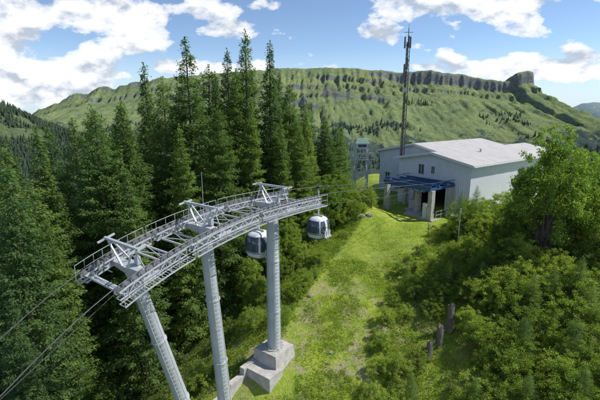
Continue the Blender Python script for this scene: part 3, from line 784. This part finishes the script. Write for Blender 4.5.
# ------------------------------------------------------------------ small steel portal with green-roofed cabin
pt=thing('lift_portal',(11.9,77,-16),"grey steel lift portal carrying a small green-topped box","lift portal")
m=MB()
for x in(-1.2,1.2):
    m.beam((x,0,-2),(x,0,8.6),.28,.28); m.beam((x,1.8,-2),(x,1.8,8.6),.2,.2)
    for z in(0,3,6): m.beam((x,0,z),(x,1.8,z+2.6),.08,.08)
for z in(1,4,7): m.beam((-1.2,0,z),(1.2,0,z),.12,.14); m.beam((-1.2,0,z),(1.2,0,z+2.6 if z<7 else z),.07,.07)
m.beam((-3.2,0,7.8),(3.2,0,7.8),.2,.28); m.beam((-2.4,-.3,6.6),(2.4,-.3,6.6),.14,.18)
for x in(-3.,3.): m.beam((x,-1.6,8.1),(x,1.6,8.1),.16,.2)
m.build('steel_frame',M_galv,pt)
for x in(-3.,3.):
    m=MB()
    for k in range(5): m.tube((x-.06,-1.4+k*.7,8.4),(x+.06,-1.4+k*.7,8.4),.26,.26,12)
    m.build('sheave_wheels',M_dark,pt)
m=MB(); m.bx(-1.1,1.1,-.4,2.0,8.75,9.75); cab=m.build('cabin_wall',M_galv,pt)
m=MB(); P=[(-1.4,-.7,9.75),(1.4,-.7,9.75),(1.4,2.3,9.75),(-1.4,2.3,9.75),(-1.,0,10.6),(1.,0,10.6),(1.,1.6,10.6),(-1.,1.6,10.6)]
m.add(P,[(0,3,2,1),(4,5,6,7),(0,1,5,4),(1,2,6,5),(2,3,7,6),(3,0,4,7)]); m.build('roof',M_greenr,pt)
m=MB(); m.bx(-.8,.8,-.42,-.403,9.05,9.55); m.build('window',M_glass,pt)

# ------------------------------------------------------------------ stumps, poles, rocks
def snag(x,y,h,r,lab):
    m=MB(); z=float(G(x,y)); n=14; rr=random.Random(int(x*100))
    P=[];K=7
    for j in range(K):
        f=j/(K-1); 
        for i in range(n):
            a=6.283*i/n; q=r*(1.1-.2*f+ (.3*(1-f)**4))*(1+.12*math.sin(3*a+f*2)+.08*rr.uniform(-1,1))
            zz_=-.5+f*(h+.5)+(rr.uniform(-.2,.15) if j==K-1 else 0)
            P.append((q*math.cos(a)-.03*f*h,q*math.sin(a),zz_))
    P.append((-.03*h,0,h-.2))
    F=[(j*n+i,j*n+(i+1)%n,(j+1)*n+(i+1)%n,(j+1)*n+i) for j in range(K-1) for i in range(n)]+[((K-1)*n+i,(K-1)*n+(i+1)%n,K*n) for i in range(n)]
    m.add(P,F); e=thing('tree_stump',(x,y,z),lab,"tree stump","old stumps along the meadow edge")
    m.build('stump_wood',M_wood,e)
    m=MB(); m.tube((.1,0,h*.6),(.1+r*1.5,.1,h*.75),.05,.02,6); m.build('broken_branch',M_wood,e)
snag(12.7,30.6,2.5,.29,"tall weathered broken tree stump among shrubs")
snag(11.4,29.3,1.8,.26,"short weathered broken tree stump among shrubs")
snag(10.3,28.4,1.5,.25,"low weathered tree stump at meadow edge")
def pole(x,y,h,mat,lab,nm='marker_pole'):
    z=float(G(x,y)); e=thing(nm,(x,y,z),lab,"pole"); m=MB(); m.tube((0,0,-.3),(0,0,h),.05,.04,8); m.build('shaft',mat,e); m=MB(); m.tube((0,0,h),(0,0,h+.08),.07,.05,8); m.bx(-.12,.12,-.06,-.04,h-.45,h-.15); m.build('marker_plate',M_white,e)
pole(17.6,42.5,4.2,M_galv,"thin grey steel pole on grassy bank by the station")
pole(15.4,46,1.4,M_wood,"short wooden marker post near the station")
def rock(x,y,r):
    import bmesh
    bm=bmesh.new(); bmesh.ops.create_icosphere(bm,subdivisions=3,radius=r)
    for v in bm.verts:
        n=float(fbm(v.co.x/r*1.7+x,v.co.y/r*1.7+v.co.z/r,int(x*7)%50,3)); v.co*= .65+.7*n; v.co.z*=.65
    me=bpy.data.meshes.new('rock'); bm.to_mesh(me); bm.free(); me.materials.append(M_rock)
    o=link(bpy.data.objects.new('rock',me)); o.location=(x,y,float(G(x,y))-.1*r); o["label"]="grey limestone boulder on the grassy knoll"; o["category"]="rock"; o["group"]="boulders"
for x,y,r in[(7.6,49.2,.7),(8.8,49.4,.5),(1.,36,.3),(4.5,33.5,.22),(2.5,29.5,.25)]: rock(x,y,r)

# ------------------------------------------------------------------ light, sky, camera
w=bpy.data.worlds.new('World'); scene.world=w; w.use_nodes=True; nt=w.node_tree; nt.nodes.clear(); N=nt.nodes; Lk=nt.links
sun_dir=nrm([.90,.08,0]); el=math.radians(49)
sky=N.new('ShaderNodeTexSky'); sky.sky_type='NISHITA'; sky.sun_disc=False; sky.sun_elevation=el; sky.sun_rotation=math.atan2(sun_dir[0],sun_dir[1]); sky.altitude=2200; sky.air_density=1.0; sky.dust_density=.2; sky.ozone_density=2.4
b1=N.new('ShaderNodeBackground'); b1.inputs[1].default_value=.15; Lk.new(sky.outputs[0],b1.inputs[0])
tc=N.new('ShaderNodeTexCoord').outputs['Generated']; sp=N.new('ShaderNodeSeparateXYZ'); Lk.new(tc,sp.inputs[0])
yy=mth(nt,'MAXIMUM',mth(nt,'ABSOLUTE',sp.outputs[1]),.15)
A=mth(nt,'DIVIDE',sp.outputs[0],yy); E=mth(nt,'DIVIDE',sp.outputs[2],yy)
hzf=ramp(nt,sp.outputs[2],[(0.0,(.85,.85,.85)),(.05,(.5,.5,.5)),(.13,(0,0,0))])
bh=N.new('ShaderNodeBackground'); bh.inputs[0].default_value=(.62,.76,.90,1); bh.inputs[1].default_value=1.0
mh=N.new('ShaderNodeMixShader'); Lk.new(hzf,mh.inputs[0]); Lk.new(b1.outputs[0],mh.inputs[1]); Lk.new(bh.outputs[0],mh.inputs[2])
cb=N.new('ShaderNodeCombineXYZ'); Lk.new(A,cb.inputs[0]); Lk.new(mth(nt,'MULTIPLY',E,1.7),cb.inputs[1])
n1=noise(nt,cb.outputs[0],6.5,12,.56)
tot=None
for px,py,rx,ry,am_ in[(10,78,125,28,1.3),(-30,50,90,50,1.1),(90,14,125,20,1.0),(110,46,50,14,.6),(200,66,110,9,.85),(235,30,50,12,.75),(380,36,24,14,.95),(480,4,90,20,1.1),(520,30,45,9,.6),(545,66,100,12,1.2),(600,58,50,12,1.),(425,66,26,5,.8),(270,6,30,10,.5),(720,60,100,60,.9),(300,-90,400,60,.7)]:
    a0=(px-300)/424; e0=(110-py)/440; ra=rx/424; re=ry/440
    dx=mth(nt,'DIVIDE',mth(nt,'SUBTRACT',A,a0),ra); dy=mth(nt,'DIVIDE',mth(nt,'SUBTRACT',E,e0),re)
    d2=mth(nt,'ADD',mth(nt,'MULTIPLY',dx,dx),mth(nt,'MULTIPLY',dy,dy))
    g=mth(nt,'MULTIPLY',mth(nt,'EXPONENT',mth(nt,'MULTIPLY',d2,-.8)),am_)
    tot=g if tot is None else mth(nt,'MAXIMUM',tot,g)
dens=mth(nt,'ADD',tot,mth(nt,'MULTIPLY',mth(nt,'SUBTRACT',n1,.5),3.1))
mask=ramp(nt,dens,[(.43,(0,0,0)),(.54,(.65,.65,.65)),(.76,(1,1,1))])
cb2=N.new('ShaderNodeCombineXYZ'); Lk.new(A,cb2.inputs[0]); Lk.new(mth(nt,'MULTIPLY',mth(nt,'ADD',E,.022),1.7),cb2.inputs[1])
n2=noise(nt,cb2.outputs[0],6.5,12,.56)
shade=mth(nt,'ADD',mth(nt,'MULTIPLY',mth(nt,'SUBTRACT',n1,n2),5.),.64)
ccol=ramp(nt,shade,[(.15,(.50,.56,.66)),(.5,(.80,.84,.90)),(.8,(1.,1.,1.))])
b2=N.new('ShaderNodeBackground'); b2.inputs[1].default_value=1.08; Lk.new(ccol,b2.inputs[0])
ms=N.new('ShaderNodeMixShader'); Lk.new(mask,ms.inputs[0]); Lk.new(mh.outputs[0],ms.inputs[1]); Lk.new(b2.outputs[0],ms.inputs[2])
wo=N.new('ShaderNodeOutputWorld'); Lk.new(ms.outputs[0],wo.inputs[0])
sl=bpy.data.lights.new('sun','SUN'); sl.energy=5.0; sl.angle=math.radians(.5); sl.color=(1,.955,.88)
so=link(bpy.data.objects.new('sun',sl)); D=Vector((sun_dir[0]*math.cos(el),sun_dir[1]*math.cos(el),math.sin(el)))
so.rotation_euler=D.to_track_quat('Z','Y').to_euler()
cam=bpy.data.cameras.new('camera'); cam.lens=24; cam.sensor_width=36; cam.clip_end=20000; cam.clip_start=.5
co=link(bpy.data.objects.new('camera',cam)); co.location=(0,0,0); co.rotation_euler=(math.radians(90-12.7),0,0); scene.camera=co
